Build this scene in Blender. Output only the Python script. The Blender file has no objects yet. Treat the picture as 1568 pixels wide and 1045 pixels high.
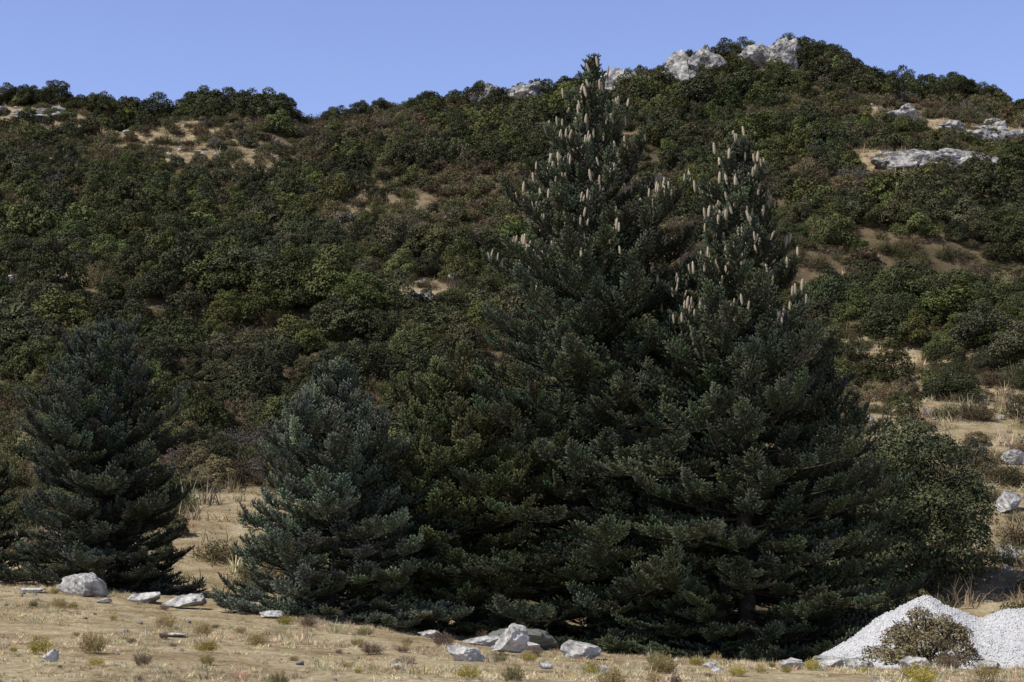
import bpy, bmesh, math, time
import numpy as np
from mathutils import Vector
T0=time.time()
scene=bpy.context.scene
# ------------------------------------------------------------ noise / terrain
_tabs={}
def _tab(seed):
    if seed not in _tabs: _tabs[seed]=np.random.default_rng(seed+1000).random((256,256))
    return _tabs[seed]
def vnoise(x,y,seed=0):
    t=_tab(seed); x=np.asarray(x,float); y=np.asarray(y,float)
    ix=np.floor(x).astype(int); iy=np.floor(y).astype(int)
    fx=x-ix; fy=y-iy; fx=fx*fx*(3-2*fx); fy=fy*fy*(3-2*fy)
    a=t[ix&255,iy&255]; b=t[(ix+1)&255,iy&255]; c=t[ix&255,(iy+1)&255]; d=t[(ix+1)&255,(iy+1)&255]
    return (a*(1-fx)+b*fx)*(1-fy)+(c*(1-fx)+d*fx)*fy
def fbm(x,y,sc,octv=4,seed=0):
    s=0;a=1;tot=0;f=1/sc
    for o in range(octv):
        s=s+a*vnoise(np.asarray(x)*f+7.3*o,np.asarray(y)*f+3.1*o,seed+o); tot+=a; a*=.5; f*=2.03
    return s/tot
def sstep(t): t=np.clip(t,0,1); return t*t*(3-2*t)
RX=np.array([-400,-180,-100,-60,-52.3,-45.5,-41,-34,-27,-24.0,-14.1,-4.9,-1.1,5,11.2,16.5,21.1,24.2,31.8,38.7,42.5,47.2,53.3,60,80,150,400])
RZ=np.array([30,44,52,54.3,54.4,52.4,52.0,52.4,52.0,51.3,53.2,54.6,55.0,55.5,56.6,57.4,58.6,59.4,59.8,58.4,56.2,55.5,54.7,53,50,42,25])
BX=np.array([-200,-40,-15,-10,-4,0,6,12,40,200]); BZ=np.array([2,0,-.7,-.8,-1.3,-1.9,-2.25,-2.2,-2.0,-1])
def terrain(x,y):
    x=np.asarray(x,float); y=np.asarray(y,float)
    zb=np.interp(x,BX,BZ)
    near=-1.5-0.1*sstep((18-y)/18)
    w=sstep((y-17)/21)
    z=near*(1-w)+zb*w
    tc=np.clip((y-45)/155,0,1)
    H=np.interp(x,RX,RZ)
    z=z+(H-zb)*tc**1.25
    over=np.clip(y-200,0,None)
    z=z-np.minimum(over*over*0.01,over*0.12)
    hf=sstep(tc*3)*(1-0.7*sstep((y-180)/20))
    z=z+hf*((fbm(x,y,34,3,3)-.5)*8.0+(fbm(x,y,9,2,9)-.5)*2.2)
    z=z+(fbm(x,y,6,2,21)-.5)*0.28+(fbm(x,y,1.1,3,15)-.5)*0.10
    return z
BARE=[(-56,191,10,6,.75),(-48,190,9,6,.7),(-37,182,9,6,.72),(-29,174,7,5,.7),(-22.6,170,5,4,.6),(-9,125,6,7,.45),(-12,136,4,5,.35),
(-5.7,101.5,1.8,3,1),(-1,190,8,3,.6),(3,174,5,3,.5),(34.5,136,6.5,5,.97),(31,141,4,4,.8),(29.5,130,2,3,.7),(49,172,7,5,.93),(41.5,176,4,3,.9),(54,180,6,5,.9),(20,70,9,20,.80),(14,50,4,6,1),(28,52,16,12,.75),
(-9.0,55,3.0,8,.9),(-15,51,5,5,.85),(-27.6,100,4,3,.6),(15,191,8,5,.85),(30,194,5,4,.7),(-.5,195,4,3,.8),(-17,122,3,3,.4),(9,160,4,4,.4)]
def bare(x,y):
    x=np.asarray(x,float); y=np.asarray(y,float)
    b=np.zeros(np.broadcast(x,y).shape)
    wob=(fbm(x,y,5,3,40)-.5)*1.9
    for cx,cy,rx,ry,s in BARE:
        d=np.sqrt(((x-cx)/rx)**2+((y-cy)/ry)**2)+wob
        b=np.maximum(b,s*sstep((1.25-d)/.5))
    b=np.maximum(b,sstep((48-y)/3))
    return b
# ------------------------------------------------------------ mesh helpers
def mk_mesh(name,V,F,attrs=None,mat=None,smooth=False):
    V=np.asarray(V,np.float32); F=np.asarray(F,np.int32); k=F.shape[1]
    me=bpy.data.meshes.new(name)
    me.vertices.add(len(V)); me.vertices.foreach_set('co',V.ravel())
    me.loops.add(F.size); me.loops.foreach_set('vertex_index',F.ravel())
    me.polygons.add(len(F)); me.polygons.foreach_set('loop_start',np.arange(0,F.size,k,dtype=np.int32))
    me.update(calc_edges=True)
    if smooth: me.polygons.foreach_set('use_smooth',np.ones(len(F),bool))
    if attrs:
        for n,a in attrs.items():
            at=me.attributes.new(n,'FLOAT','POINT'); at.data.foreach_set('value',np.asarray(a,np.float32))
    if mat: me.materials.append(mat)
    return me
def add_obj(name,me,loc=(0,0,0),parent=None,coll=None):
    o=bpy.data.objects.new(name,me); o.location=loc
    (coll or scene.collection).objects.link(o)
    if parent: o.parent=parent
    return o
# ------------------------------------------------------------ materials
def nodes(m):
    m.use_nodes=True; nt=m.node_tree; nt.nodes.clear(); return nt,nt.nodes,nt.links
def leaf_mat(name,transl=0,rough=.6,var=(.45,1.6),attr_tint=True,base=(.05,.07,.03),spec=.15,power=1.0):
    m=bpy.data.materials.new(name); nt,N,L=nodes(m)
    out=N.new('ShaderNodeOutputMaterial'); p=N.new('ShaderNodeBsdfPrincipled')
    p.inputs['Roughness'].default_value=rough; p.inputs['Specular IOR Level'].default_value=spec
    a=N.new('ShaderNodeAttribute'); a.attribute_type='GEOMETRY'; a.attribute_name='lv'
    pw=N.new('ShaderNodeMath'); pw.operation='POWER'; pw.inputs[1].default_value=power; L.new(a.outputs['Fac'],pw.inputs[0])
    mr=N.new('ShaderNodeMapRange'); mr.inputs['To Min'].default_value=var[0]; mr.inputs['To Max'].default_value=var[1]
    L.new(pw.outputs[0],mr.inputs['Value'])
    vm=N.new('ShaderNodeVectorMath'); vm.operation='SCALE'
    if attr_tint:
        t=N.new('ShaderNodeAttribute'); t.attribute_type='INSTANCER'; t.attribute_name='tint'
        L.new(t.outputs['Vector'],vm.inputs[0])
    else: vm.inputs[0].default_value=base
    L.new(mr.outputs[0],vm.inputs['Scale'])
    L.new(vm.outputs[0],p.inputs['Base Color'])
    if transl>0:
        tr=N.new('ShaderNodeBsdfTranslucent'); L.new(vm.outputs[0],tr.inputs['Color'])
        mx=N.new('ShaderNodeMixShader'); mx.inputs[0].default_value=transl
        L.new(p.outputs[0],mx.inputs[1]); L.new(tr.outputs[0],mx.inputs[2]); L.new(mx.outputs[0],out.inputs[0])
    else: L.new(p.outputs[0],out.inputs[0])
    return m
def ramp_mat(name,stops,scale=3,detail=8,rough=.9,bump=.4,bscale=12,bdist=.05,coord='Object'):
    m=bpy.data.materials.new(name); nt,N,L=nodes(m)
    out=N.new('ShaderNodeOutputMaterial'); p=N.new('ShaderNodeBsdfPrincipled'); p.inputs['Roughness'].default_value=rough
    p.inputs['Specular IOR Level'].default_value=.2
    tc=N.new('ShaderNodeTexCoord'); n=N.new('ShaderNodeTexNoise'); n.inputs['Scale'].default_value=scale; n.inputs['Detail'].default_value=detail
    n.inputs['Roughness'].default_value=.65
    L.new(tc.outputs[coord],n.inputs['Vector'])
    r=N.new('ShaderNodeValToRGB'); cr=r.color_ramp
    while len(cr.elements)<len(stops): cr.elements.new(.5)
    for e,(pos,c) in zip(cr.elements,stops): e.position=pos; e.color=(*c,1)
    L.new(n.outputs['Fac'],r.inputs[0]); L.new(r.outputs[0],p.inputs['Base Color'])
    n2=N.new('ShaderNodeTexNoise'); n2.inputs['Scale'].default_value=bscale; n2.inputs['Detail'].default_value=6
    L.new(tc.outputs[coord],n2.inputs['Vector'])
    b=N.new('ShaderNodeBump'); b.inputs['Strength'].default_value=bump; b.inputs['Distance'].default_value=bdist
    L.new(n2.outputs['Fac'],b.inputs['Height']); L.new(b.outputs[0],p.inputs['Normal'])
    L.new(p.outputs[0],out.inputs[0]); return m
M_leaf=leaf_mat('shrub_leaf',.0,.6,(.3,1.7),spec=.1)
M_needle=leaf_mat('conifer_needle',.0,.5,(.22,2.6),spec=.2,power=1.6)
M_grass=leaf_mat('dry_grass_blade',.25,.7,(.6,1.4))
M_bark=ramp_mat('bark',[(.3,(.025,.02,.015)),(.7,(.07,.055,.04))],scale=8)
M_cone=ramp_mat('cone_scales',[(.3,(.24,.19,.13)),(.7,(.52,.45,.34))],scale=40,bump=.6,bscale=60,bdist=.01)
M_rock=ramp_mat('limestone',[(.30,(.07,.07,.068)),(.42,(.24,.235,.225)),(.53,(.46,.45,.43)),(.72,(.66,.65,.63))],scale=3.2,bump=1.0,bscale=9,bdist=.08)
M_rockfar=ramp_mat('limestone_outcrop',[(.34,(.06,.06,.058)),(.46,(.20,.195,.19)),(.58,(.42,.41,.39)),(.78,(.65,.64,.61))],scale=1.1,bump=1,bscale=2.2,bdist=.45)
M_slab=ramp_mat('grey_boulder',[(.3,(.09,.095,.085)),(.7,(.17,.175,.155))],scale=4,bump=.6,bscale=9,bdist=.04)
M_gravel=ramp_mat('gravel',[(.3,(.44,.44,.44)),(.7,(.62,.62,.63))],scale=14,bump=.9,bscale=30,bdist=.05)
M_peb=ramp_mat('gravel_stone',[(.3,(.40,.40,.40)),(.7,(.76,.76,.77))],scale=4)
def ground_mat():
    m=bpy.data.materials.new('dry_ground'); nt,N,L=nodes(m)
    out=N.new('ShaderNodeOutputMaterial'); p=N.new('ShaderNodeBsdfPrincipled'); p.inputs['Roughness'].default_value=.95; p.inputs['Specular IOR Level'].default_value=.1
    g=N.new('ShaderNodeNewGeometry')
    def noise(s,d=6,r=.6):
        n=N.new('ShaderNodeTexNoise'); n.inputs['Scale'].default_value=s; n.inputs['Detail'].default_value=d; n.inputs['Roughness'].default_value=r
        L.new(g.outputs['Position'],n.inputs['Vector']); return n.outputs['Fac']
    def ramp(f,stops):
        r=N.new('ShaderNodeValToRGB'); cr=r.color_ramp
        while len(cr.elements)<len(stops): cr.elements.new(.5)
        for e,(pos,c) in zip(cr.elements,stops): e.position=pos; e.color=(*c,1)
        L.new(f,r.inputs[0]); return r.outputs[0]
    def mix(f,a,b):
        x=N.new('ShaderNodeMix'); x.data_type='RGBA'; L.new(f,x.inputs[0])
        L.new(a,x.inputs[6]); L.new(b,x.inputs[7]); return x.outputs[2]
    straw=ramp(noise(.9,9,.7),[(.3,(.17,.125,.07)),(.43,(.34,.26,.15)),(.56,(.50,.41,.26)),(.78,(.64,.56,.41))])
    soil=ramp(noise(.35,9,.7),[(.3,(.055,.044,.026)),(.5,(.13,.10,.06)),(.64,(.21,.16,.095)),(.78,(.32,.26,.17))])
    a=N.new('ShaderNodeAttribute'); a.attribute_name='dry'
    c=mix(a.outputs['Fac'],soil,straw)
    fine=ramp(noise(14,4,.7),[(.35,(.4,.4,.4)),(.65,(1.1,1.1,1.1))])
    mm=N.new('ShaderNodeMix'); mm.data_type='RGBA'; mm.blend_type='MULTIPLY'; mm.inputs[0].default_value=.85
    L.new(c,mm.inputs[6]); L.new(fine,mm.inputs[7])
    L.new(mm.outputs[2],p.inputs['Base Color'])
    b=N.new('ShaderNodeBump'); b.inputs['Strength'].default_value=.8; b.inputs['Distance'].default_value=.06
    L.new(noise(7,8,.75),b.inputs['Height']); L.new(b.outputs[0],p.inputs['Normal'])
    L.new(p.outputs[0],out.inputs[0]); return m
M_ground=ground_mat()
# ------------------------------------------------------------ terrain sheet
seg=np.concatenate
xs=seg([np.linspace(-1500,-420,12)[:-1],np.linspace(-420,-90,40)[:-1],np.linspace(-90,-22,90)[:-1],np.linspace(-22,24,200)[:-1],np.linspace(24,90,90)[:-1],np.linspace(90,420,40)[:-1],np.linspace(420,1500,12)])
ys=seg([np.linspace(-600,-20,16)[:-1],np.linspace(-20,16,30)[:-1],np.linspace(16,60,220)[:-1],np.linspace(60,215,200)[:-1],np.linspace(215,420,40)[:-1],np.linspace(420,1800,14)])
def grid_faces(nx,ny):
    idx=np.arange(nx*ny).reshape(nx,ny)
    return np.stack([idx[:-1,:-1],idx[1:,:-1],idx[1:,1:],idx[:-1,1:]],-1).reshape(-1,4)
X,Y=np.meshgrid(xs,ys,indexing='ij'); Z=terrain(X,Y)
add_obj('ground',mk_mesh('ground',np.stack([X,Y,Z],-1).reshape(-1,3),grid_faces(*X.shape),{'dry':bare(X,Y).ravel()},M_ground,True))
# ------------------------------------------------------------ instancer
def new_coll(name): return bpy.data.collections.new(name)
_ng={}
def inst_group(coll):
    if coll.name in _ng: return _ng[coll.name]
    ng=bpy.data.node_groups.new('scatter_'+coll.name,'GeometryNodeTree')
    ng.interface.new_socket('Geometry',in_out='INPUT',socket_type='NodeSocketGeometry')
    ng.interface.new_socket('Geometry',in_out='OUTPUT',socket_type='NodeSocketGeometry')
    N=ng.nodes; L=ng.links
    gi=N.new('NodeGroupInput'); go=N.new('NodeGroupOutput'); ip=N.new('GeometryNodeInstanceOnPoints')
    ci=N.new('GeometryNodeCollectionInfo'); ci.inputs['Collection'].default_value=coll
    ci.inputs['Separate Children'].default_value=True; ci.inputs['Reset Children'].default_value=True
    def na(n,t):
        a=N.new('GeometryNodeInputNamedAttribute'); a.data_type=t; a.inputs['Name'].default_value=n
        return next(o for o in a.outputs if o.enabled and o.name=='Attribute')
    e=N.new('FunctionNodeEulerToRotation')
    L.new(na('rot','FLOAT_VECTOR'),e.inputs[0]); L.new(e.outputs[0],ip.inputs['Rotation'])
    L.new(na('scl','FLOAT_VECTOR'),ip.inputs['Scale']); L.new(na('idx','INT'),ip.inputs['Instance Index'])
    ip.inputs['Pick Instance'].default_value=True
    L.new(gi.outputs[0],ip.inputs['Points']); L.new(ci.outputs[0],ip.inputs['Instance']); L.new(ip.outputs[0],go.inputs[0])
    _ng[coll.name]=ng; return ng
def scatter(name,P,E,S,I,T,coll,parent=None,loc=(0,0,0)):
    P=np.asarray(P,np.float32); n=len(P)
    me=bpy.data.meshes.new(name); me.vertices.add(n); me.vertices.foreach_set('co',P.ravel())
    S=np.asarray(S,np.float32)
    if S.ndim==1: S=np.repeat(S[:,None],3,1)
    for nm,a in (('rot',E),('scl',S),('tint',T)):
        at=me.attributes.new(nm,'FLOAT_VECTOR','POINT'); at.data.foreach_set('vector',np.ascontiguousarray(a,np.float32).ravel())
    at=me.attributes.new('idx','INT','POINT'); at.data.foreach_set('value',np.asarray(I,np.int32))
    o=add_obj(name,me,loc,parent); md=o.modifiers.new('scatter','NODES'); md.node_group=inst_group(coll); return o
def norm(v): return v/np.maximum(np.linalg.norm(v,axis=-1,keepdims=True),1e-9)
def euler_from(D,U):
    D=norm(D); Xa=norm(np.cross(D,U)); Za=np.cross(Xa,D)
    ey=-np.arcsin(np.clip(Xa[:,2],-1,1)); ex=np.arctan2(D[:,2],Za[:,2]); ez=np.arctan2(Xa[:,1],Xa[:,0])
    return np.stack([ex,ey,ez],-1)
def zrot(n,r,t=0.0): return np.stack([r.normal(size=n)*t,r.normal(size=n)*t,r.random(n)*6.28],-1)
# ------------------------------------------------------------ tubes
def tube(path,rad,k=5):
    path=np.asarray(path,float); n=len(path)
    t=norm(np.gradient(path,axis=0))
    ref=np.array([0,0,1.]) if abs(t[0,2])<.8 else np.array([1.,0,0])
    a=norm(np.cross(t,ref)); b=np.cross(t,a)
    ang=np.arange(k)*2*np.pi/k
    V=path[:,None,:]+np.asarray(rad)[:,None,None]*(a[:,None,:]*np.cos(ang)[None,:,None]+b[:,None,:]*np.sin(ang)[None,:,None])
    i=np.arange(n-1)[:,None]*k; j=np.arange(k)[None,:]; j2=(j+1)%k
    return V.reshape(-1,3),np.stack([i+j,i+j2,i+k+j2,i+k+j],-1).reshape(-1,4)
def join(parts):
    Vs=[];Fs=[];o=0
    for V,F in parts: Vs.append(V);Fs.append(F+o);o+=len(V)
    return np.concatenate(Vs),np.concatenate(Fs)
# ------------------------------------------------------------ leafy prototypes
def leafy(name,seed,nl=26,nleaf=3200,leaf=.07,h=.75,lr=(.2,.36),spread=.68,mat=None,up=.3,aspect=.55,fill=.15,low=0.,pw=.9):
    r=np.random.default_rng(seed)
    az=r.random(nl)*2*np.pi; sz=low+(1-low)*r.random(nl)**pw; ce=np.sqrt(np.clip(1-sz**2,0,1))
    rr=spread*(.72+.42*r.random(nl))
    C=np.stack([np.cos(az)*ce*rr,np.sin(az)*ce*rr,sz*h*rr*1.15+.12-min(0,low)*h*.75],-1)
    R=lr[0]+(lr[1]-lr[0])*r.random(nl)
    n=int(nleaf*2.2); li=r.choice(nl,n,p=R**2/np.sum(R**2))
    d=norm(r.normal(size=(n,3)))
    d[:,2]=np.where(d[:,2]<-.35,-d[:,2],d[:,2])
    rad=R[li]*(1.0-.4*r.random(n)**2+.16*r.random(n)**2)
    P=C[li]+d*rad[:,None]*np.array([1,1,.85])
    inside=np.zeros(n,bool)
    for k in range(nl):
        dd=np.linalg.norm(P-C[k],axis=1); inside|=(dd<R[k]*.72)&(li!=k)
    keep=(~inside|(r.random(n)<fill))&(P[:,2]>-.05)
    P=P[keep][:nleaf];d=d[keep][:nleaf];li=li[keep][:nleaf];n=len(P)
    nn=norm(d*.9+r.normal(size=(n,3))*.5+np.array([0,0,up]))
    t=norm(np.cross(nn,r.normal(size=(n,3)))); b=np.cross(nn,t)
    s=leaf*(.6+.8*r.random(n))[:,None]
    V=np.stack([P-t*s,P+b*s*aspect,P+t*s,P-b*s*aspect],1).reshape(-1,3)
    lobe=r.random(nl); lv=np.clip(.5*lobe[li]+.6*r.random(n)-.05,0,1)
    return mk_mesh(name,V,np.arange(n*4).reshape(-1,4),{'lv':np.repeat(lv,4)},mat or M_leaf)
def fine_shrub(name,seed,nst=100,per=36,leaf=.036,h=.95,mat=M_leaf):
    r=np.random.default_rng(seed)
    az=r.random(nst)*2*np.pi; q=r.random(nst)**.5
    tip=np.stack([np.cos(az)*q,np.sin(az)*q,h*(1-.55*q**2)*(.7+.4*r.random(nst))],-1)
    root=tip*np.array([.25,.25,0])
    s=.25+.8*r.random((nst,per))
    P=root[:,None]+(tip-root)[:,None]*s[...,None]+r.normal(size=(nst,per,3))*.06
    dr=norm(tip-root)[:,None]*np.ones((nst,per,1))
    P=P.reshape(-1,3);dr=dr.reshape(-1,3);n=len(P)
    t=norm(dr+r.normal(size=(n,3))*.6); b=norm(np.cross(t,r.normal(size=(n,3))))
    sz=leaf*(.6+.8*r.random(n))[:,None]
    V=np.stack([P-t*sz,P+b*sz*.45,P+t*sz,P-b*sz*.45],1).reshape(-1,3)
    lv=np.clip(np.repeat(r.random(nst),per)*.5+.5*r.random(n),0,1)
    return mk_mesh(name,V,np.arange(n*4).reshape(-1,4),{'lv':np.repeat(lv,4)},mat)
C_shrub=new_coll('shrub_kinds')
for i in range(5):
    add_obj('a_dense_shrub_%d'%i,leafy('dense_shrub_%d'%i,100+i,nl=[20,34,48,26,60][i],nleaf=6000,leaf=.032,h=.95+.08*i,lr=[(.2,.36),(.16,.3),(.12,.26),(.2,.32),(.11,.22)][i]),coll=C_shrub)
for i in range(3):
    add_obj('b_fine_shrub_%d'%i,fine_shrub('fine_shrub_%d'%i,200+i),coll=C_shrub)
C_far=new_coll('far_shrub_kinds')
for i in range(5):
    add_obj('a_dense_shrub_far_%d'%i,leafy('dense_shrub_far_%d'%i,100+i,nl=[20,34,48,26,60][i],nleaf=2800,leaf=.046,h=.95+.08*i,lr=[(.2,.36),(.16,.3),(.12,.26),(.2,.32),(.11,.22)][i]),coll=C_far)
for i in range(3):
    add_obj('b_fine_shrub_far_%d'%i,fine_shrub('fine_shrub_far_%d'%i,200+i,nst=80,per=20,leaf=.055),coll=C_far)
C_bush=new_coll('bush_kinds')
for i in range(3):
    add_obj('maquis_bush_%d'%i,leafy('maquis_bush_%d'%i,150+i,nl=80,nleaf=15000,leaf=.020,h=1.05,lr=(.12,.24)),coll=C_bush)
# ------------------------------------------------------------ grass tufts
def tuft(name,seed,nb=34,h=.16,sp=.12,w=.006,bend=.6):
    r=np.random.default_rng(seed)
    az=r.random(nb)*2*np.pi; R=sp*r.random(nb)**.7
    base=np.stack([np.cos(az)*R,np.sin(az)*R,-.01*np.ones(nb)],-1)
    hh=h*(.4+.8*r.random(nb)); lean=r.normal(size=(nb,2))*bend
    d=norm(np.concatenate([lean,np.ones((nb,1))],1)); mid=base+d*hh[:,None]*.55
    d2=norm(np.concatenate([lean*2,np.ones((nb,1))],1)); top=mid+d2*hh[:,None]*.5
    a2=r.random(nb)*2*np.pi; side=np.stack([np.cos(a2),np.sin(a2),0*a2],-1)*w
    V=np.stack([base-side,base+side,mid+side*.8,mid-side*.8,top+side*.1,top-side*.1],1).reshape(-1,3)
    o=np.arange(nb)[:,None]*6
    F=np.concatenate([o+np.array([[0,1,2,3]]),o+np.array([[3,2,4,5]])])
    return mk_mesh(name,V,F,{'lv':np.repeat(r.random(nb),6)},M_grass)
C_grass=new_coll('grass_kinds')
for i,(hh,bd) in enumerate([(.11,.9),(.15,.7),(.22,.5),(.10,1.3)]):
    add_obj('grass_tuft_%d'%i,tuft('grass_tuft_%d'%i,300+i,h=hh,bend=bd,w=.006),coll=C_grass)
# ------------------------------------------------------------ conifer fronds
def frond(name,seed,Ln=.9,step=.11,dens=340,up=.35,w=.0055,nl=.022,wid=.55,core=.0115):
    r=np.random.default_rng(seed); segs=[]
    s=np.linspace(0,1,7); ax=np.stack([.03*np.sin(s*4+seed),s*Ln,up*.4*Ln*s**2],-1)
    for i in range(6): segs.append((ax[i],ax[i+1],s[i],1.0))
    q=Ln*.1; sg=1
    while q<Ln*.95:
        u=q/Ln; p=np.array([np.interp(u,s,ax[:,k]) for k in range(3)])
        l=min((Ln-q)*wid*(.8+.5*r.random())+.07,Ln*.42)
        d=norm(np.array([sg*(.8+.3*r.random()),.75,.0+.45*r.random()]))
        m=p+d*l*.5; e=m+norm(d+np.array([0,.3,.4]))*l*.5
        segs.append((p,m,.2,0)); segs.append((m,e,.85,0))
        if l>.15:
            for sg2 in (-1,1):
                d3=norm(d+np.array([-d[1]*sg2,d[0]*sg2,.2])*.8); segs.append((p+d*l*.35,p+d*l*.35+d3*l*.42,.7,0))
        if r.random()<.35: segs.append((p,p+norm(np.array([r.normal()*.3,.6,1.]))*.10,.9,0))
        sg=-sg; q+=step*(.8+.4*r.random())*.65
    Vn=[];Ln_=[];parts=[];plv=[]
    for a,b,w0,main in segs:
        v=b-a; l=np.linalg.norm(v); d=v/l; n=max(3,int(l*dens)); t=r.random(n)
        rd=norm(np.cross(d,r.normal(size=(n,3)))); rd[:,2]=np.where(rd[:,2]<-.3,-rd[:,2],rd[:,2])
        P=a+v*t[:,None]+rd*core*.7; D=norm(rd+d*(.6+.4*t)[:,None]); W_=np.clip(.08+.7*w0*t+.3*r.random(n),0,1)  # dark bases, pale tips: new growth plus highlights put into the colour
        sd=norm(np.cross(D,r.normal(size=(n,3))))*w; ll=(nl*(.7+.6*r.random(n)))[:,None]
        Vn.append(np.stack([P-sd,P+sd,P+D*ll+sd*.2,P+D*ll-sd*.2],1).reshape(-1,3)); Ln_.append(np.repeat(W_,4))
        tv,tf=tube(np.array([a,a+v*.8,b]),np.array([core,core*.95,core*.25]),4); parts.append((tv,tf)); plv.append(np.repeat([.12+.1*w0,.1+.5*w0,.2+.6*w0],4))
    V1=np.concatenate(Vn); V2,F2=join(parts); n1=len(V1)
    V=np.concatenate([V1,V2]); F=np.concatenate([np.arange(n1).reshape(-1,4),F2+n1]); lv=np.concatenate([np.concatenate(Ln_),np.concatenate(plv)])
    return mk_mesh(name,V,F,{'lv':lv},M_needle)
C_spray=new_coll('needle_fronds')
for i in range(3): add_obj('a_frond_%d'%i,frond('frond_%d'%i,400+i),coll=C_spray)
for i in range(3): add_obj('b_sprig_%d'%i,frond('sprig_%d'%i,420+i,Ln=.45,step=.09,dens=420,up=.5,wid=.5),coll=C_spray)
def cone_mesh():
    k=10; zz=np.linspace(0,1,15); V=[]
    for i,z in enumerate(zz):
        rr=.13*math.sin(math.pi*min(1,z*.93+.07))**.45*(1.0+.16*(-1)**i)
        a=np.arange(k)*2*np.pi/k+(i%2)*np.pi/k
        V.append(np.stack([np.cos(a)*rr,np.sin(a)*rr,np.full(k,z)],-1))
    V=np.concatenate(V); i=np.arange(14)[:,None]*k; j=np.arange(k)[None]; j2=(j+1)%k
    return mk_mesh('fir_cone',V,np.stack([i+j,i+j2,i+k+j2,i+k+j],-1).reshape(-1,4),None,M_cone)
C_cone=new_coll('fir_cones'); add_obj('fir_cone_proto',cone_mesh(),coll=C_cone)
# ------------------------------------------------------------ conifer tree
NSP=0
def conifer(name,x,y,h,prof,seed,tint,cones=0,lean=(0,0),sp=.34,nb=8,hmin=.15,side=None,cone_h0=.6,loose=.0,asc=1.,open_top=0.):
    global NSP
    r=np.random.default_rng(seed); bz=float(terrain(x,y))-.1
    pr=np.array(prof); parts=[]
    n=14; tz=np.linspace(0,1,n); path=np.stack([lean[0]*tz**1.5,lean[1]*tz,tz*h],-1); path[:,:2]+=r.normal(size=(n,2))*.02*h/10
    parts.append(tube(path,(.017*h)*(1-tz)**.8+.012,8))
    SP=[];SD=[];SS=[];SI=[];CP=[]
    def axis(z): return np.array([np.interp(z,path[:,2],path[:,0]),np.interp(z,path[:,2],path[:,1]),z])
    z=hmin; ph=r.random()*6; azk=r.random(4)*6.28
    while z<h-.12:
        rel=z/h; R=np.interp(rel,pr[:,0],pr[:,1]); tier=.82+.32*r.random()
        m=nb if rel<.7 else max(5,nb-2)
        for k in range(m):
            az=ph+k*2*np.pi/m+r.normal()*.22
            am=1+.12*math.sin(2*az+azk[0]+rel*5)+.13*math.sin(3*az+azk[1]+rel*9)
            if side is not None: am*=1+side[1]*max(0,math.cos(az-side[0]))
            Lb=max(.12,R*am*tier*(.68+.42*r.random()+(loose*r.random() if r.random()<.25 else 0)))
            e0=math.radians((-3+42*rel**1.5)*asc+r.normal()*7); e1=e0+math.radians(14+22*r.random())
            m2=max(4,int(Lb/.3)+2); s=np.linspace(0,1,m2)
            e=e0+(e1-e0)*s**1.5
            if Lb>1.5 and rel<.5: e=e-.16*np.sin(s*np.pi)*(1-rel)
            step=Lb/(m2-1); azs=az+r.normal()*.15*s
            dv=np.stack([np.cos(azs)*np.cos(e),np.sin(azs)*np.cos(e),np.sin(e)],-1)
            pts=axis(z+r.normal()*.06)+np.concatenate([np.zeros((1,3)),np.cumsum(dv[:-1]*step,0)])
            bl=float(terrain(x+pts[-1][0],y+pts[-1][1]))-bz+.12
            if pts[-1][2]<bl: pts[:,2]+=(bl-pts[-1][2])*s
            parts.append(tube(pts,(.004+.008*Lb)*(1-s)+.004,4))
            op=open_top*max(0,(rel-.6)/.4)
            q=Lb*(.15+.2*op); sg=1 if r.random()<.5 else -1
            while q<Lb*.97:
                u=q/Lb*(m2-1); i=min(int(u),m2-2); f=u-i
                p=pts[i]*(1-f)+pts[i+1]*f; d=dv[i]; rem=Lb-q
                l=min(.95,.24+.48*rem)*(.7+.5*r.random())
                hs=np.array([-d[1],d[0],0]); hs/=np.linalg.norm(hs)+1e-6
                d2=norm(d*.8+hs*sg*.75+np.array([0,0,.0+.32*r.random()+.3*rel]))
                big=l>.5
                SP.append(p+d2*.02); SD.append(d2); SS.append(l/.95 if big else l/.46); SI.append(r.integers(0,3) if big else r.integers(3,6))
                if cones and rel>cone_h0 and rel<.98 and q>Lb*.4 and r.random()<cones*min(1,.25+(rel-cone_h0)*5)*min(1,Lb/.6):
                    for _ in range(r.integers(1,4)):
                        CP.append(p+d2*l*(.3+.6*r.random())+np.array([r.normal()*.09,r.normal()*.09,.05+.09*r.random()]))
                sg=-sg; q+=(.36 if q<Lb*.45 and Lb>1.2 else .17)*(1+.5*op)+.05*r.random()
            big=Lb>1.2
            SP.append(pts[-1]-dv[-1]*(.45 if big else .2)); SD.append(dv[-1]+np.array([0,0,.1])); SS.append(.8 if big else .95); SI.append(r.integers(0,3) if big else r.integers(3,6))
        ph+=.9; z+=sp*(1-.2*rel)*(.8+.4*r.random())
    for k in range(6):
        SP.append(axis(h-.12*k)-np.array([0,0,.2])); SD.append(np.array([r.normal()*.22,r.normal()*.22,1])); SS.append(.6+.12*k); SI.append(3)
    V,F=join(parts); tr=add_obj(name,mk_mesh(name,V,F,None,M_bark,True),(x,y,bz))
    SP=np.array(SP);SD=norm(np.array(SD)); n=len(SP); NSP+=n
    U=np.tile([0,0,1.],(n,1))+r.normal(size=(n,3))*.25
    T=np.array(tint)*(.5+1.0*r.random((n,1)))*(1+r.normal(size=(n,3))*.08)
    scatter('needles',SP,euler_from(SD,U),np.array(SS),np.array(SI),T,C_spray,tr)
    if CP:
        CP=np.array(CP);m=len(CP); L=.18+.09*r.random(m)
        scatter('cones',CP,r.normal(size=(m,3))*.13,np.stack([L*.95,L*.95,L],-1),np.zeros(m),np.ones((m,3))*.3,C_cone,tr)
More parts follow.
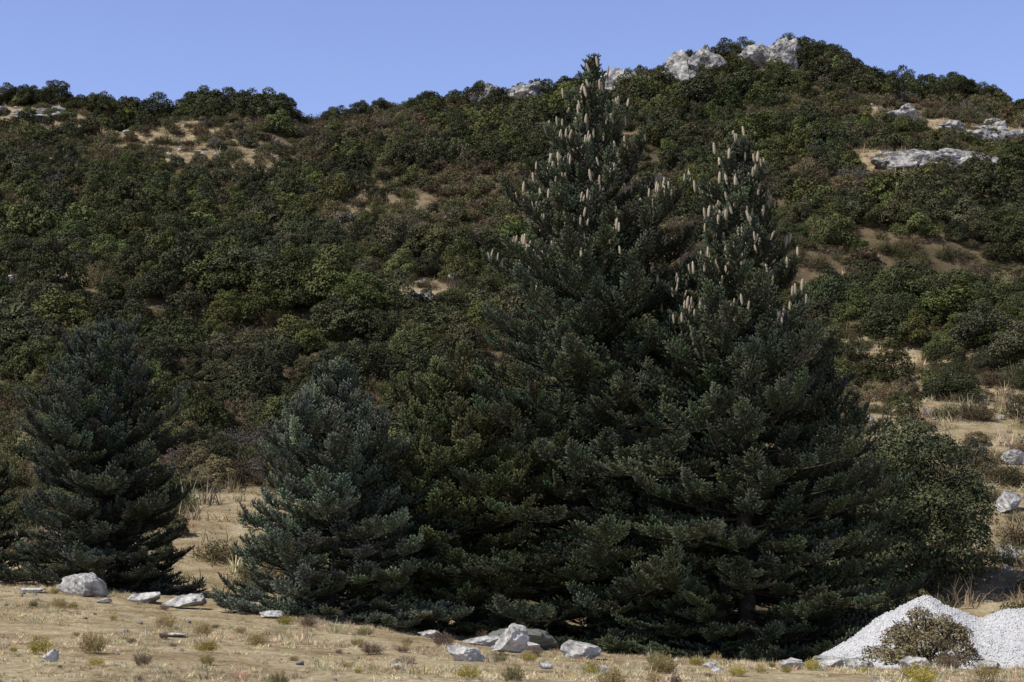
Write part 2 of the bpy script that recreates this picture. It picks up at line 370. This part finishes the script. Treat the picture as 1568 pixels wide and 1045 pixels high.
    return tr
blue=(.118,.140,.098); dark=(.080,.097,.055); olive=(.105,.115,.048)
conifer('fir_tree',1.86,38.0,13.3,[(0,4.0),(.15,4.2),(.3,3.7),(.45,3.05),(.56,2.55),(.70,2.0),(.78,1.5),(.86,.95),(.93,.45),(1,.08)],1,dark,cones=.62,loose=.5,cone_h0=.56,open_top=.6)
conifer('fir_tree',4.85,35.8,11.1,[(0,2.7),(.2,2.8),(.46,2.3),(.61,1.7),(.72,1.3),(.82,.95),(.92,.58),(1,.12)],2,dark,cones=.66,loose=.4,cone_h0=.55,open_top=.5)
conifer('fir_tree',3.6,37.6,7.9,[(0,2.8),(.3,2.5),(.6,1.5),(.85,.65),(1,.1)],3,dark,cones=.2,cone_h0=.7,loose=.3)
conifer('fir_tree',6.6,37.4,7.3,[(0,1.8),(.4,1.75),(.7,1.2),(.88,.65),(1,.12)],4,dark,loose=.4)
conifer('fir_tree',-1.5,37.8,5.8,[(0,2.4),(.3,2.4),(.6,1.8),(.85,1.0),(1,.1)],5,olive,loose=.5,sp=.30)
conifer('spruce_tree',-3.75,36.0,5.2,[(0,2.5),(.2,2.5),(.45,1.9),(.7,1.2),(.9,.6),(1,.06)],6,blue,sp=.26,nb=9,loose=.2)
conifer('spruce_tree',-9.8,41.0,6.3,[(0,2.2),(.25,2.3),(.5,1.85),(.75,1.35),(.9,.8),(1,.1)],7,(.084,.099,.068),sp=.27,nb=9,loose=.2)
conifer('spruce_tree',-13.1,42.0,3.5,[(0,1.3),(.3,1.3),(.7,.8),(1,.08)],8,dark)
# ------------------------------------------------------------ hillside shrubs
def jgrid(x0f,y0,y1,sp,seed):
    r=np.random.default_rng(seed); P=[]
    for y in np.arange(y0,y1,sp):
        w=x0f(y); xx=np.arange(-w,w,sp)
        P.append(np.stack([xx+r.random(len(xx))*sp,y+(r.random(len(xx))-.5)*sp*1.3],-1))
    return np.concatenate(P),r
W=lambda y:.36*y+12
def denseness(x,y):
    g=fbm(x,y,22,3,70); big=np.zeros(len(x))
    for cx,cy,rx,ry in [(24,100,10,8),(-15,97,5,5),(-25,88,8,7),(-38,125,12,12),(-9,96,4,4),(30,118,14,8),(-24,118,7,7),(14,180,14,12),(38,192,12,8),(-2,112,6,6)]:
        big=np.maximum(big,sstep(1.4-np.sqrt(((x-cx)/rx)**2+((y-cy)/ry)**2)))
    return g,big
def near_far(name,x,y,P,E,S,I,T):
    f=y>120
    scatter(name,P[~f],E[~f],S[~f],I[~f],T[~f],C_shrub); scatter(name,P[f],E[f],S[f],I[f],T[f],C_far)
P,r=jgrid(W,50,207,2.0,61)
x,y=P[:,0],P[:,1]; b=bare(x,y); n=len(x)
keep=(r.random(n)>b*1.05); keep&=~((x>-6)&(x<9)&(y<52))
x,y=x[keep],y[keep]; n=len(x)
g,big=denseness(x,y)
dn=g+.25*big+.08*r.normal(size=n); dense=dn>.505
sc=np.where(dense,(.95+1.1*r.random(n)**2.2)*(1+.35*big),.85+.5*r.random(n))
low=sstep((75-y)/20); sc*=1-.25*low
cols=np.array([(.066,.073,.027),(.083,.090,.032),(.053,.060,.027),(.102,.112,.038),(.086,.087,.046),(.059,.064,.031)])
cold=np.array([(.135,.110,.062),(.128,.116,.062),(.106,.102,.048),(.124,.092,.058),(.155,.138,.072),(.120,.105,.082)])
ci=np.clip((fbm(x,y,6,2,77)-.2)*1.7*6+r.normal(size=n)*1.2,0,5).astype(int)
T=np.where(dense[:,None],cols[ci],cold[(r.random(n)*6).astype(int)])*(.6+.65*r.random((n,1)))*(1+r.normal(size=(n,3))*.05)
I=np.where(dense,r.integers(0,5,n),np.where(r.random(n)<.3,r.integers(0,5,n),r.integers(5,8,n)))
S=np.stack([sc*(.85+.35*r.random(n)),sc*(.85+.35*r.random(n)),sc*(.8+.45*r.random(n))],-1)
near_far('hillside_shrubs',x,y,np.stack([x,y,terrain(x,y)-.1*sc],-1),zrot(n,r,.08),S,I,T)
P,r=jgrid(W,46,207,1.3,62)
x,y=P[:,0],P[:,1]; b=bare(x,y); n=len(x)
keep=r.random(n)>b*.78; g,big=denseness(x,y); keep&=~((g+.25*big>.56)&(r.random(n)<.4)); keep&=~((x>-6)&(x<9)&(y<50))
x,y=x[keep],y[keep]; n=len(x)
sc=.5+.5*r.random(n)
cl=np.array([(.145,.118,.068),(.115,.110,.056),(.160,.136,.074),(.128,.094,.060),(.170,.142,.072),(.100,.102,.048),(.135,.135,.054)])
gi=np.clip(((fbm(x,y,9,3,80)-.25)*2*7+r.normal(size=n)*1.3),0,6).astype(int)
T=cl[gi]*(.7+.5*r.random((n,1)))
near_far('heath_undergrowth',x,y,np.stack([x,y,terrain(x,y)-.05],-1),zrot(n,r,.1),np.stack([sc,sc,sc*(.7+.5*r.random(n))],-1),np.where(r.random(n)<.3,r.integers(0,5,n),r.integers(5,8,n)),T)
# larger individual bushes of the maquis
BIG=[(-8.9,95.5,2.7,(.092,.112,.036)),(-10.8,97,1.9,(.088,.105,.036)),(-15.2,96,3.1,(.074,.084,.048)),(-17.5,98,2.3,(.068,.078,.042)),(-24.5,84,2.6,(.064,.072,.032)),(-26.5,88,2.3,(.060,.070,.034)),
(20,101,2.6,(.066,.077,.032)),(23.5,102,3.2,(.074,.084,.034)),(27.5,103,3.0,(.064,.075,.032)),(31,101,3.0,(.060,.070,.030)),(22,97,2.4,(.058,.068,.030)),(26,97,2.6,(.070,.080,.034)),(29.5,96,2.3,(.060,.070,.030)),
(-24,118,3.0,(.062,.071,.032)),(-28,121,3.0,(.066,.075,.032)),(-20.5,119,2.6,(.059,.068,.032)),(-31,128,2.8,(.064,.073,.032)),(-3.2,100,1.8,(.082,.094,.036)),(0,104,2.0,(.077,.09,.036)),(34,117,2.8,(.066,.076,.032)),(-35,112,2.6,(.060,.069,.030)),
(-20,80,2.2,(.07,.08,.034)),(-5.5,88,2.0,(.08,.09,.036)),(14,112,2.4,(.062,.072,.03)),(-13,108,2.4,(.07,.08,.034)),(-40,118,2.8,(.058,.067,.03))]
r=np.random.default_rng(95); n=len(BIG); bx=np.array([b[0] for b in BIG]); by=np.array([b[1] for b in BIG]); bs=np.array([b[2] for b in BIG])
scatter('maquis_bushes',np.stack([bx,by,terrain(bx,by)-.2],-1),zrot(n,r,.05),np.stack([bs,bs,bs*.85],-1),r.integers(0,3,n),np.array([b[3] for b in BIG]),C_bush)
P,r=jgrid(W,43,208,1.0,63)
x,y=P[:,0],P[:,1]; b=bare(x,y)
keep=r.random(len(x))<b*.95+.05
x,y=x[keep],y[keep]; n=len(x)
sc=2.0+2.0*r.random(n)
T=np.array((.46,.38,.24))*(.5+.7*r.random((n,1)))*(1+r.normal(size=(n,3))*.06)
scatter('hillside_dry_grass',np.stack([x,y,terrain(x,y)-.02],-1),zrot(n,r),sc,r.integers(0,4,n),T,C_grass)
r=np.random.default_rng(90); L=[]
def clump(cx,cy,wx,wy,n,s0,s1):
    for _ in range(n): L.append((cx+(r.random()-.5)*wx,cy+(r.random()-.5)*wy,s0+(s1-s0)*r.random()))
clump(-34,196,15,3,15,2.6,3.4); clump(-54,197,13,4,8,1.7,2.4); clump(35,197,9,3,8,2.0,2.9); clump(24,199,8,3,6,1.6,2.2)
clump(47,198,16,4,9,1.6,2.4); clump(-12,199,20,4,13,1.2,1.8); clump(7,199,12,3,9,1.2,1.8); clump(56,197,10,4,6,1.5,2.2)
L=np.array(L); n=len(L)
scatter('oak_thicket',np.stack([L[:,0],L[:,1],terrain(L[:,0],L[:,1])],-1),zrot(n,r),np.stack([L[:,2],L[:,2],L[:,2]*1.0],-1),r.integers(0,5,n),np.array((.058,.064,.029))*(.75+.5*r.random((n,1))),C_shrub)
# ------------------------------------------------------------ broadleaf trees and bushes
def leafy_tree(name,x,y,w,h,seed,tint,nleaf=9000,leaf=.02,nl=70,ls=(.16,.32),low=-.5):
    bz=float(terrain(x,y))-.05; parts=[]; rr=np.random.default_rng(seed); s0=w/2
    for k in range(9):
        a=rr.random()*6.28; q=.2+.5*rr.random(); tip=np.array([math.cos(a)*q*s0,math.sin(a)*q*s0,h*(.5+.3*rr.random())])
        s=np.linspace(0,1,6)[:,None]; pts=s*tip; pts[:,:2]*=s**.6; parts.append(tube(pts,(.05*h/3)*(1-s[:,0])+.01,5))
    V,F=join(parts); t=add_obj(name,mk_mesh(name,V,F,None,M_bark,True),(x,y,bz))
    hh=h/s0
    m=leafy(name+'_leaves',seed,nl=nl,nleaf=nleaf,leaf=leaf,h=(hh-.4)/(.8*1.15+(-low)*.75)*1.0,lr=ls,mat=leaf_mat(name+'_leaf',0,.55,(.35,1.65),False,tint),spread=.76,fill=.3,low=low,pw=1.)
    c=add_obj('leaves',m,(0,0,0),t); c.scale=(s0,s0,s0); return t
leafy_tree('holm_oak_tree',12.3,52.0,4.7,5.2,500,(.068,.078,.036),nleaf=38000,leaf=.022,nl=110,ls=(.18,.34),low=-.75)
leafy_tree('holm_oak_tree',10.4,50.5,3.8,4.5,501,(.060,.070,.034),nleaf=24000,leaf=.026,nl=80,ls=(.18,.34),low=-.75)
leafy_tree('broadleaf_shrub',-3.0,46.0,4.6,5.0,502,(.112,.118,.050),nleaf=26000,leaf=.026,nl=90,low=-.75)
leafy_tree('broadleaf_shrub',12.6,42.5,1.9,1.3,503,(.12,.115,.05),nleaf=8000,leaf=.035,nl=45,low=-.2)
leafy_tree('dry_bush',6.45,27.0,1.9,1.1,504,(.17,.14,.075),nleaf=14000,leaf=.022,nl=70,ls=(.10,.26),low=-.1)
# ------------------------------------------------------------ rocks
def ico(sub):
    bm=bmesh.new(); bmesh.ops.create_icosphere(bm,subdivisions=sub,radius=1); V=np.array([v.co[:] for v in bm.verts]); F=np.array([[v.index for v in f.verts] for f in bm.faces]); bm.free(); return V,F
IC3=ico(5)
def rockgeo(seed,size,base=IC3,cuts=16):
    r=np.random.default_rng(seed); V=base[0].copy()
    for k in range(cuts):
        n=norm(r.normal(size=3)); o=.42+.42*r.random(); d=V@n-o; V-=np.clip(d,0,None)[:,None]*n*.97
    nz=(fbm(V[:,0]*1+V[:,2]*.7+5,V[:,1]+V[:,2]*.6+5,.45,4,seed%50)-.5)*.3
    nz-=np.abs(fbm(V[:,0]+V[:,2]*.9+9,V[:,1]-V[:,2]*.8+9,.3,3,(seed+7)%50)-.5)*.45
    V=V*(1+nz)[:,None]; return V*np.array(size),base[1]
def rot_z(V,a): c,s=math.cos(a),math.sin(a); return V@np.array([[c,s,0],[-s,c,0],[0,0,1]])
def rock(name,x,y,size,seed,sink=.25,mat=M_rock):
    V,F=rockgeo(seed,size); V=rot_z(V,(seed*1.7)%.8-.4)
    return add_obj(name,mk_mesh(name,V,F,None,mat,False),(x,y,float(terrain(x,y))+size[2]*(1-sink*2)))
R=[(-9.1,36.6,.62,.42,.38),(-7.6,36.0,.55,.3,.18),(-6.6,35.2,.6,.35,.22),(-4.8,34.2,.3,.25,.11),(-5.6,28.5,.28,.2,.05),
(-.55,33,.6,.3,.12),(.15,31.8,.6,.35,.12),(.0,28.6,.44,.36,.34),(1.2,28.8,.4,.32,.24),(-.75,26.2,.42,.3,.18),(2.3,26,.12,.1,.09),
(1.2,23.5,.2,.16,.12),(-6.0,22.6,.16,.14,.13),(-1.6,33.6,.3,.2,.1),(4.6,28.5,.22,.2,.1),(5.5,27.6,.4,.3,.12),(4.9,27.0,.4,.25,.12),(5.9,25.4,.28,.2,.15),(3.1,27.2,.16,.14,.07),
(-10.5,37.5,.4,.3,.1),(-8.3,35.3,.2,.2,.08),(-1.6,24,.1,.1,.06),(14.1,47,.5,.4,.34),(15.9,55,.6,.5,.45),(15.3,61,.4,.4,.3),(-.8,41,.35,.3,.3),(16.5,50,.5,.4,.3),
(5.2,28.6,.35,.3,.16),(6.9,25.2,.22,.2,.12),(4.2,26.0,.3,.2,.12),(.5,25.4,.14,.12,.08),(2.9,24.4,.12,.1,.07),(18.0,62,.6,.5,.5),(20.2,69,.6,.5,.5)]
for i,(x,y,a,b_,c) in enumerate(R): rock('limestone_rock',x,y,(a,b_,c),600+i,.2)
rock('grey_boulder',.2,33.8,(1.2,.7,.38),684,.2,M_slab)
def outcrop(name,cx,cy,wx,wy,n,smin,smax,seed,flat=.6):
    r=np.random.default_rng(seed); parts=[]; cz=float(terrain(cx,cy))
    for k in range(n):
        x=cx+(r.random()-.5)*wx; y=cy+(r.random()-.5)*wy; s=smin+(smax-smin)*r.random()**1.6
        V,F=rockgeo(seed*31+k,(s*(1+.6*r.random()),s,s*flat*(.7+.6*r.random()))); V=rot_z(V,r.normal()*.4)
        V=V+np.array([x-cx,y-cy,float(terrain(x,y))-cz+s*.25]); parts.append((V,F))
    V,F=join(parts); return add_obj(name,mk_mesh(name,V,F,None,M_rockfar,False),(cx,cy,cz))
outcrop('rock_outcrop',-.3,196,7.5,3,16,1.0,2.2,1,.9)
outcrop('rock_outcrop',21.5,191,5,4,10,1.8,3.2,2,1.15)
outcrop('rock_outcrop',14,190,9,4,22,1.0,2.6,3,1.0)
outcrop('rock_outcrop',29.3,193,6,3,11,1.3,2.6,4,1.05)
outcrop('rock_outcrop',38.5,195,3,2,5,1.0,1.8,5)
outcrop('rock_outcrop',35,135.5,9,4,34,.3,1.6,6,.6)
outcrop('rock_outcrop',31,139,3,4,8,.3,1.1,15,.7)
outcrop('rock_outcrop',49,171,7,5,20,.5,1.8,7,.7)
outcrop('rock_outcrop',41.5,175,3,2,7,.7,1.7,8,.9)
outcrop('rock_outcrop',54,178,5,4,12,.5,1.5,16,.7)
outcrop('rock_outcrop',-55.5,191,8,4,20,.4,1.5,9,.5)
outcrop('rock_outcrop',-5.7,101.0,1.0,1.0,5,.4,.8,10,1.3)
outcrop('rock_outcrop',-28,99,2.5,2,6,.4,.9,11,.8)
outcrop('rock_outcrop',3,174,3,2,6,.5,1.1,12,.5)
outcrop('rock_outcrop',-8.7,124,3,3,5,.3,.7,14,.6)
C_st=new_coll('stones'); i2=ico(2)
for i in range(3):
    V,F=rockgeo(900+i,(1,.85,.6),i2); add_obj('stone_%d'%i,mk_mesh('stone_%d'%i,V,F,None,M_rock,False),coll=C_st)
r=np.random.default_rng(77)
x=(r.random(11000)-.5)*150; y=16+r.random(11000)**1.2*190
k=(np.abs(x)<W(y))&(r.random(11000)<.06+bare(x,y)*.8); x,y=x[k],y[k]; n=len(x)
sc=np.where(y<46,.02+.08*r.random(n)**3,np.where(y<75,.05+.18*r.random(n)**3,.10+.5*r.random(n)**3))
scatter('scattered_stones',np.stack([x,y,terrain(x,y)+sc*.2],-1),np.stack([r.normal(size=n)*.3,r.normal(size=n)*.3,r.random(n)*6.28],-1),sc,r.integers(0,3,n),np.ones((n,3))*.4,C_st)
# foreground dry grass
r=np.random.default_rng(78); n=34000
y=15+r.random(n)**.8*31; x=(r.random(n)-.5)*2*(.33*y+3)
k=r.random(n)<.08+.92*sstep((fbm(x,y,1.8,4,31)-.42)/.16); x,y=x[k],y[k]; n=len(x)
T=np.array((.66,.56,.37))*(.5+.7*r.random((n,1)))*(1+r.normal(size=(n,3))*.06)*(.75+.5*fbm(x,y,4,3,33))[:,None]
gr=r.random(n)<.04; T[gr]=np.array((.34,.30,.12))*(.7+.6*r.random((gr.sum(),1)))
sc=.35+.5*r.random(n)**1.5+.5*(r.random(n)<.03)
scatter('dry_grass',np.stack([x,y,terrain(x,y)],-1),zrot(n,r),sc,r.choice([0,1,2,3],n,p=[.38,.15,.02,.45]),T,C_grass)
n=130; y=20+r.random(n)*19; x=(r.random(n)-.5)*2*(.3*y+1); sc=.06+.16*r.random(n)**1.5
T=np.array([(.36,.30,.08),(.36,.28,.12),(.20,.18,.08),(.22,.16,.11)])[r.integers(0,4,n)]*(.7+.5*r.random((n,1)))
scatter('low_weeds',np.stack([x,y,terrain(x,y)],-1),zrot(n,r),np.stack([sc,sc,sc*(.8+.8*r.random(n))],-1),r.integers(5,8,n),T,C_shrub)
# ------------------------------------------------------------ gravel pile
gx,gy=8.0,30.2
xs=np.linspace(-3.4,5.6,200); ys=np.linspace(-2.4,2.4,110); X,Y=np.meshgrid(xs,ys,indexing='ij')
def gp(X,Y):
    def c(cx,cy,hh,rad): return hh*1.12-hh*np.sqrt(((X-cx)**2+(Y-cy)**2*1.2)/rad**2+.02)
    k=.12; z=np.exp(-.25/k)
    for a in (c(-.75,.1,1.35,1.9),c(.75,-.2,1.2,1.7),c(2.3,.1,1.35,1.9),c(3.9,.1,1.1,1.7)): z=z+np.exp(a/k)
    z=k*np.log(z)
    return z+(fbm(X+20,Y+20,.8,3,2)-.5)*.20+(fbm(X+20,Y+20,.12,2,6)-.5)*.06-.1
gz=float(terrain(gx,gy)); Z=gp(X,Y)+terrain(X+gx,Y+gy)-gz
pile=add_obj('gravel_pile',mk_mesh('gravel_pile',np.stack([X,Y,Z],-1).reshape(-1,3),grid_faces(*X.shape),None,M_gravel,True),(gx,gy,gz))
C_pb=new_coll('pebbles'); i1=ico(1)
for i in range(3):
    V,F=rockgeo(950+i,(1,.8,.65),i1,8); add_obj('pebble_%d'%i,mk_mesh('pebble_%d'%i,V,F,None,M_peb,False),coll=C_pb)
n=26000; x=-3.6+r.random(n)*9; y=-2.5+r.random(n)*4.9; hgt=gp(x,y); k=(hgt>-.2)|((hgt>-.30)&(r.random(n)<.3)); x,y,hgt=x[k],y[k],hgt[k]; n=len(x)
sc=.012+.022*r.random(n)**2
zz=np.maximum(hgt,0)+terrain(x+gx,y+gy)-gz+.004
scatter('gravel_stones',np.stack([x,y,zz],-1),r.random((n,3))*6.28,sc,r.integers(0,3,n),np.ones((n,3)),C_pb,pile)
# ------------------------------------------------------------ light, sky, camera
el=math.radians(53); sx,sy=-.83,-.45; rot=math.atan2(sx,sy)
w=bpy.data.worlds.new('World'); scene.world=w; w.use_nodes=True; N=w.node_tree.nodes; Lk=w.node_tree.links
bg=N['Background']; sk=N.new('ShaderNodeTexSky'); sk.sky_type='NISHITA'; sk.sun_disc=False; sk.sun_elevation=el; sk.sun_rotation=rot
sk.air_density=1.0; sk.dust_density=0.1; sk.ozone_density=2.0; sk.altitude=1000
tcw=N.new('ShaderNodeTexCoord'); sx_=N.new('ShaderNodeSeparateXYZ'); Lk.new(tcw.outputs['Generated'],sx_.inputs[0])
rp=N.new('ShaderNodeValToRGB'); rp.color_ramp.elements[0].position=.33; rp.color_ramp.elements[0].color=(1.46,1.26,1.46,1); rp.color_ramp.elements[1].position=.55; rp.color_ramp.elements[1].color=(.32,.31,.34,1)  # added ramp: dims the sky above the view to cut ambient fill
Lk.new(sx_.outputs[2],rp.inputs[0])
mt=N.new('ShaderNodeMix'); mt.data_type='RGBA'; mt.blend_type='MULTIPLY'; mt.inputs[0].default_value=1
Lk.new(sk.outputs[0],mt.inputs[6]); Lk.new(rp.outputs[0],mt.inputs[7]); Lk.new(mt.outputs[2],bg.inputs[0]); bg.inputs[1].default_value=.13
sd=bpy.data.lights.new('sun','SUN'); sd.energy=5; sd.angle=math.radians(.5); sd.color=(1,.95,.87)
so=bpy.data.objects.new('sun',sd); scene.collection.objects.link(so)
v=Vector((math.sin(rot)*math.cos(el),math.cos(rot)*math.cos(el),math.sin(el))); so.rotation_euler=v.to_track_quat('Z','Y').to_euler()
cd=bpy.data.cameras.new('camera'); cam=bpy.data.objects.new('camera',cd); scene.collection.objects.link(cam)
cd.lens=60; cd.sensor_width=36; cd.clip_end=4000; cd.clip_start=.1
cam.location=(0,0,0); cam.rotation_euler=(math.radians(90+7.15),0,0); scene.camera=cam
scene.view_settings.view_transform='Standard'; scene.view_settings.look='None'; scene.view_settings.exposure=0
print('built in',time.time()-T0,'fronds',NSP)
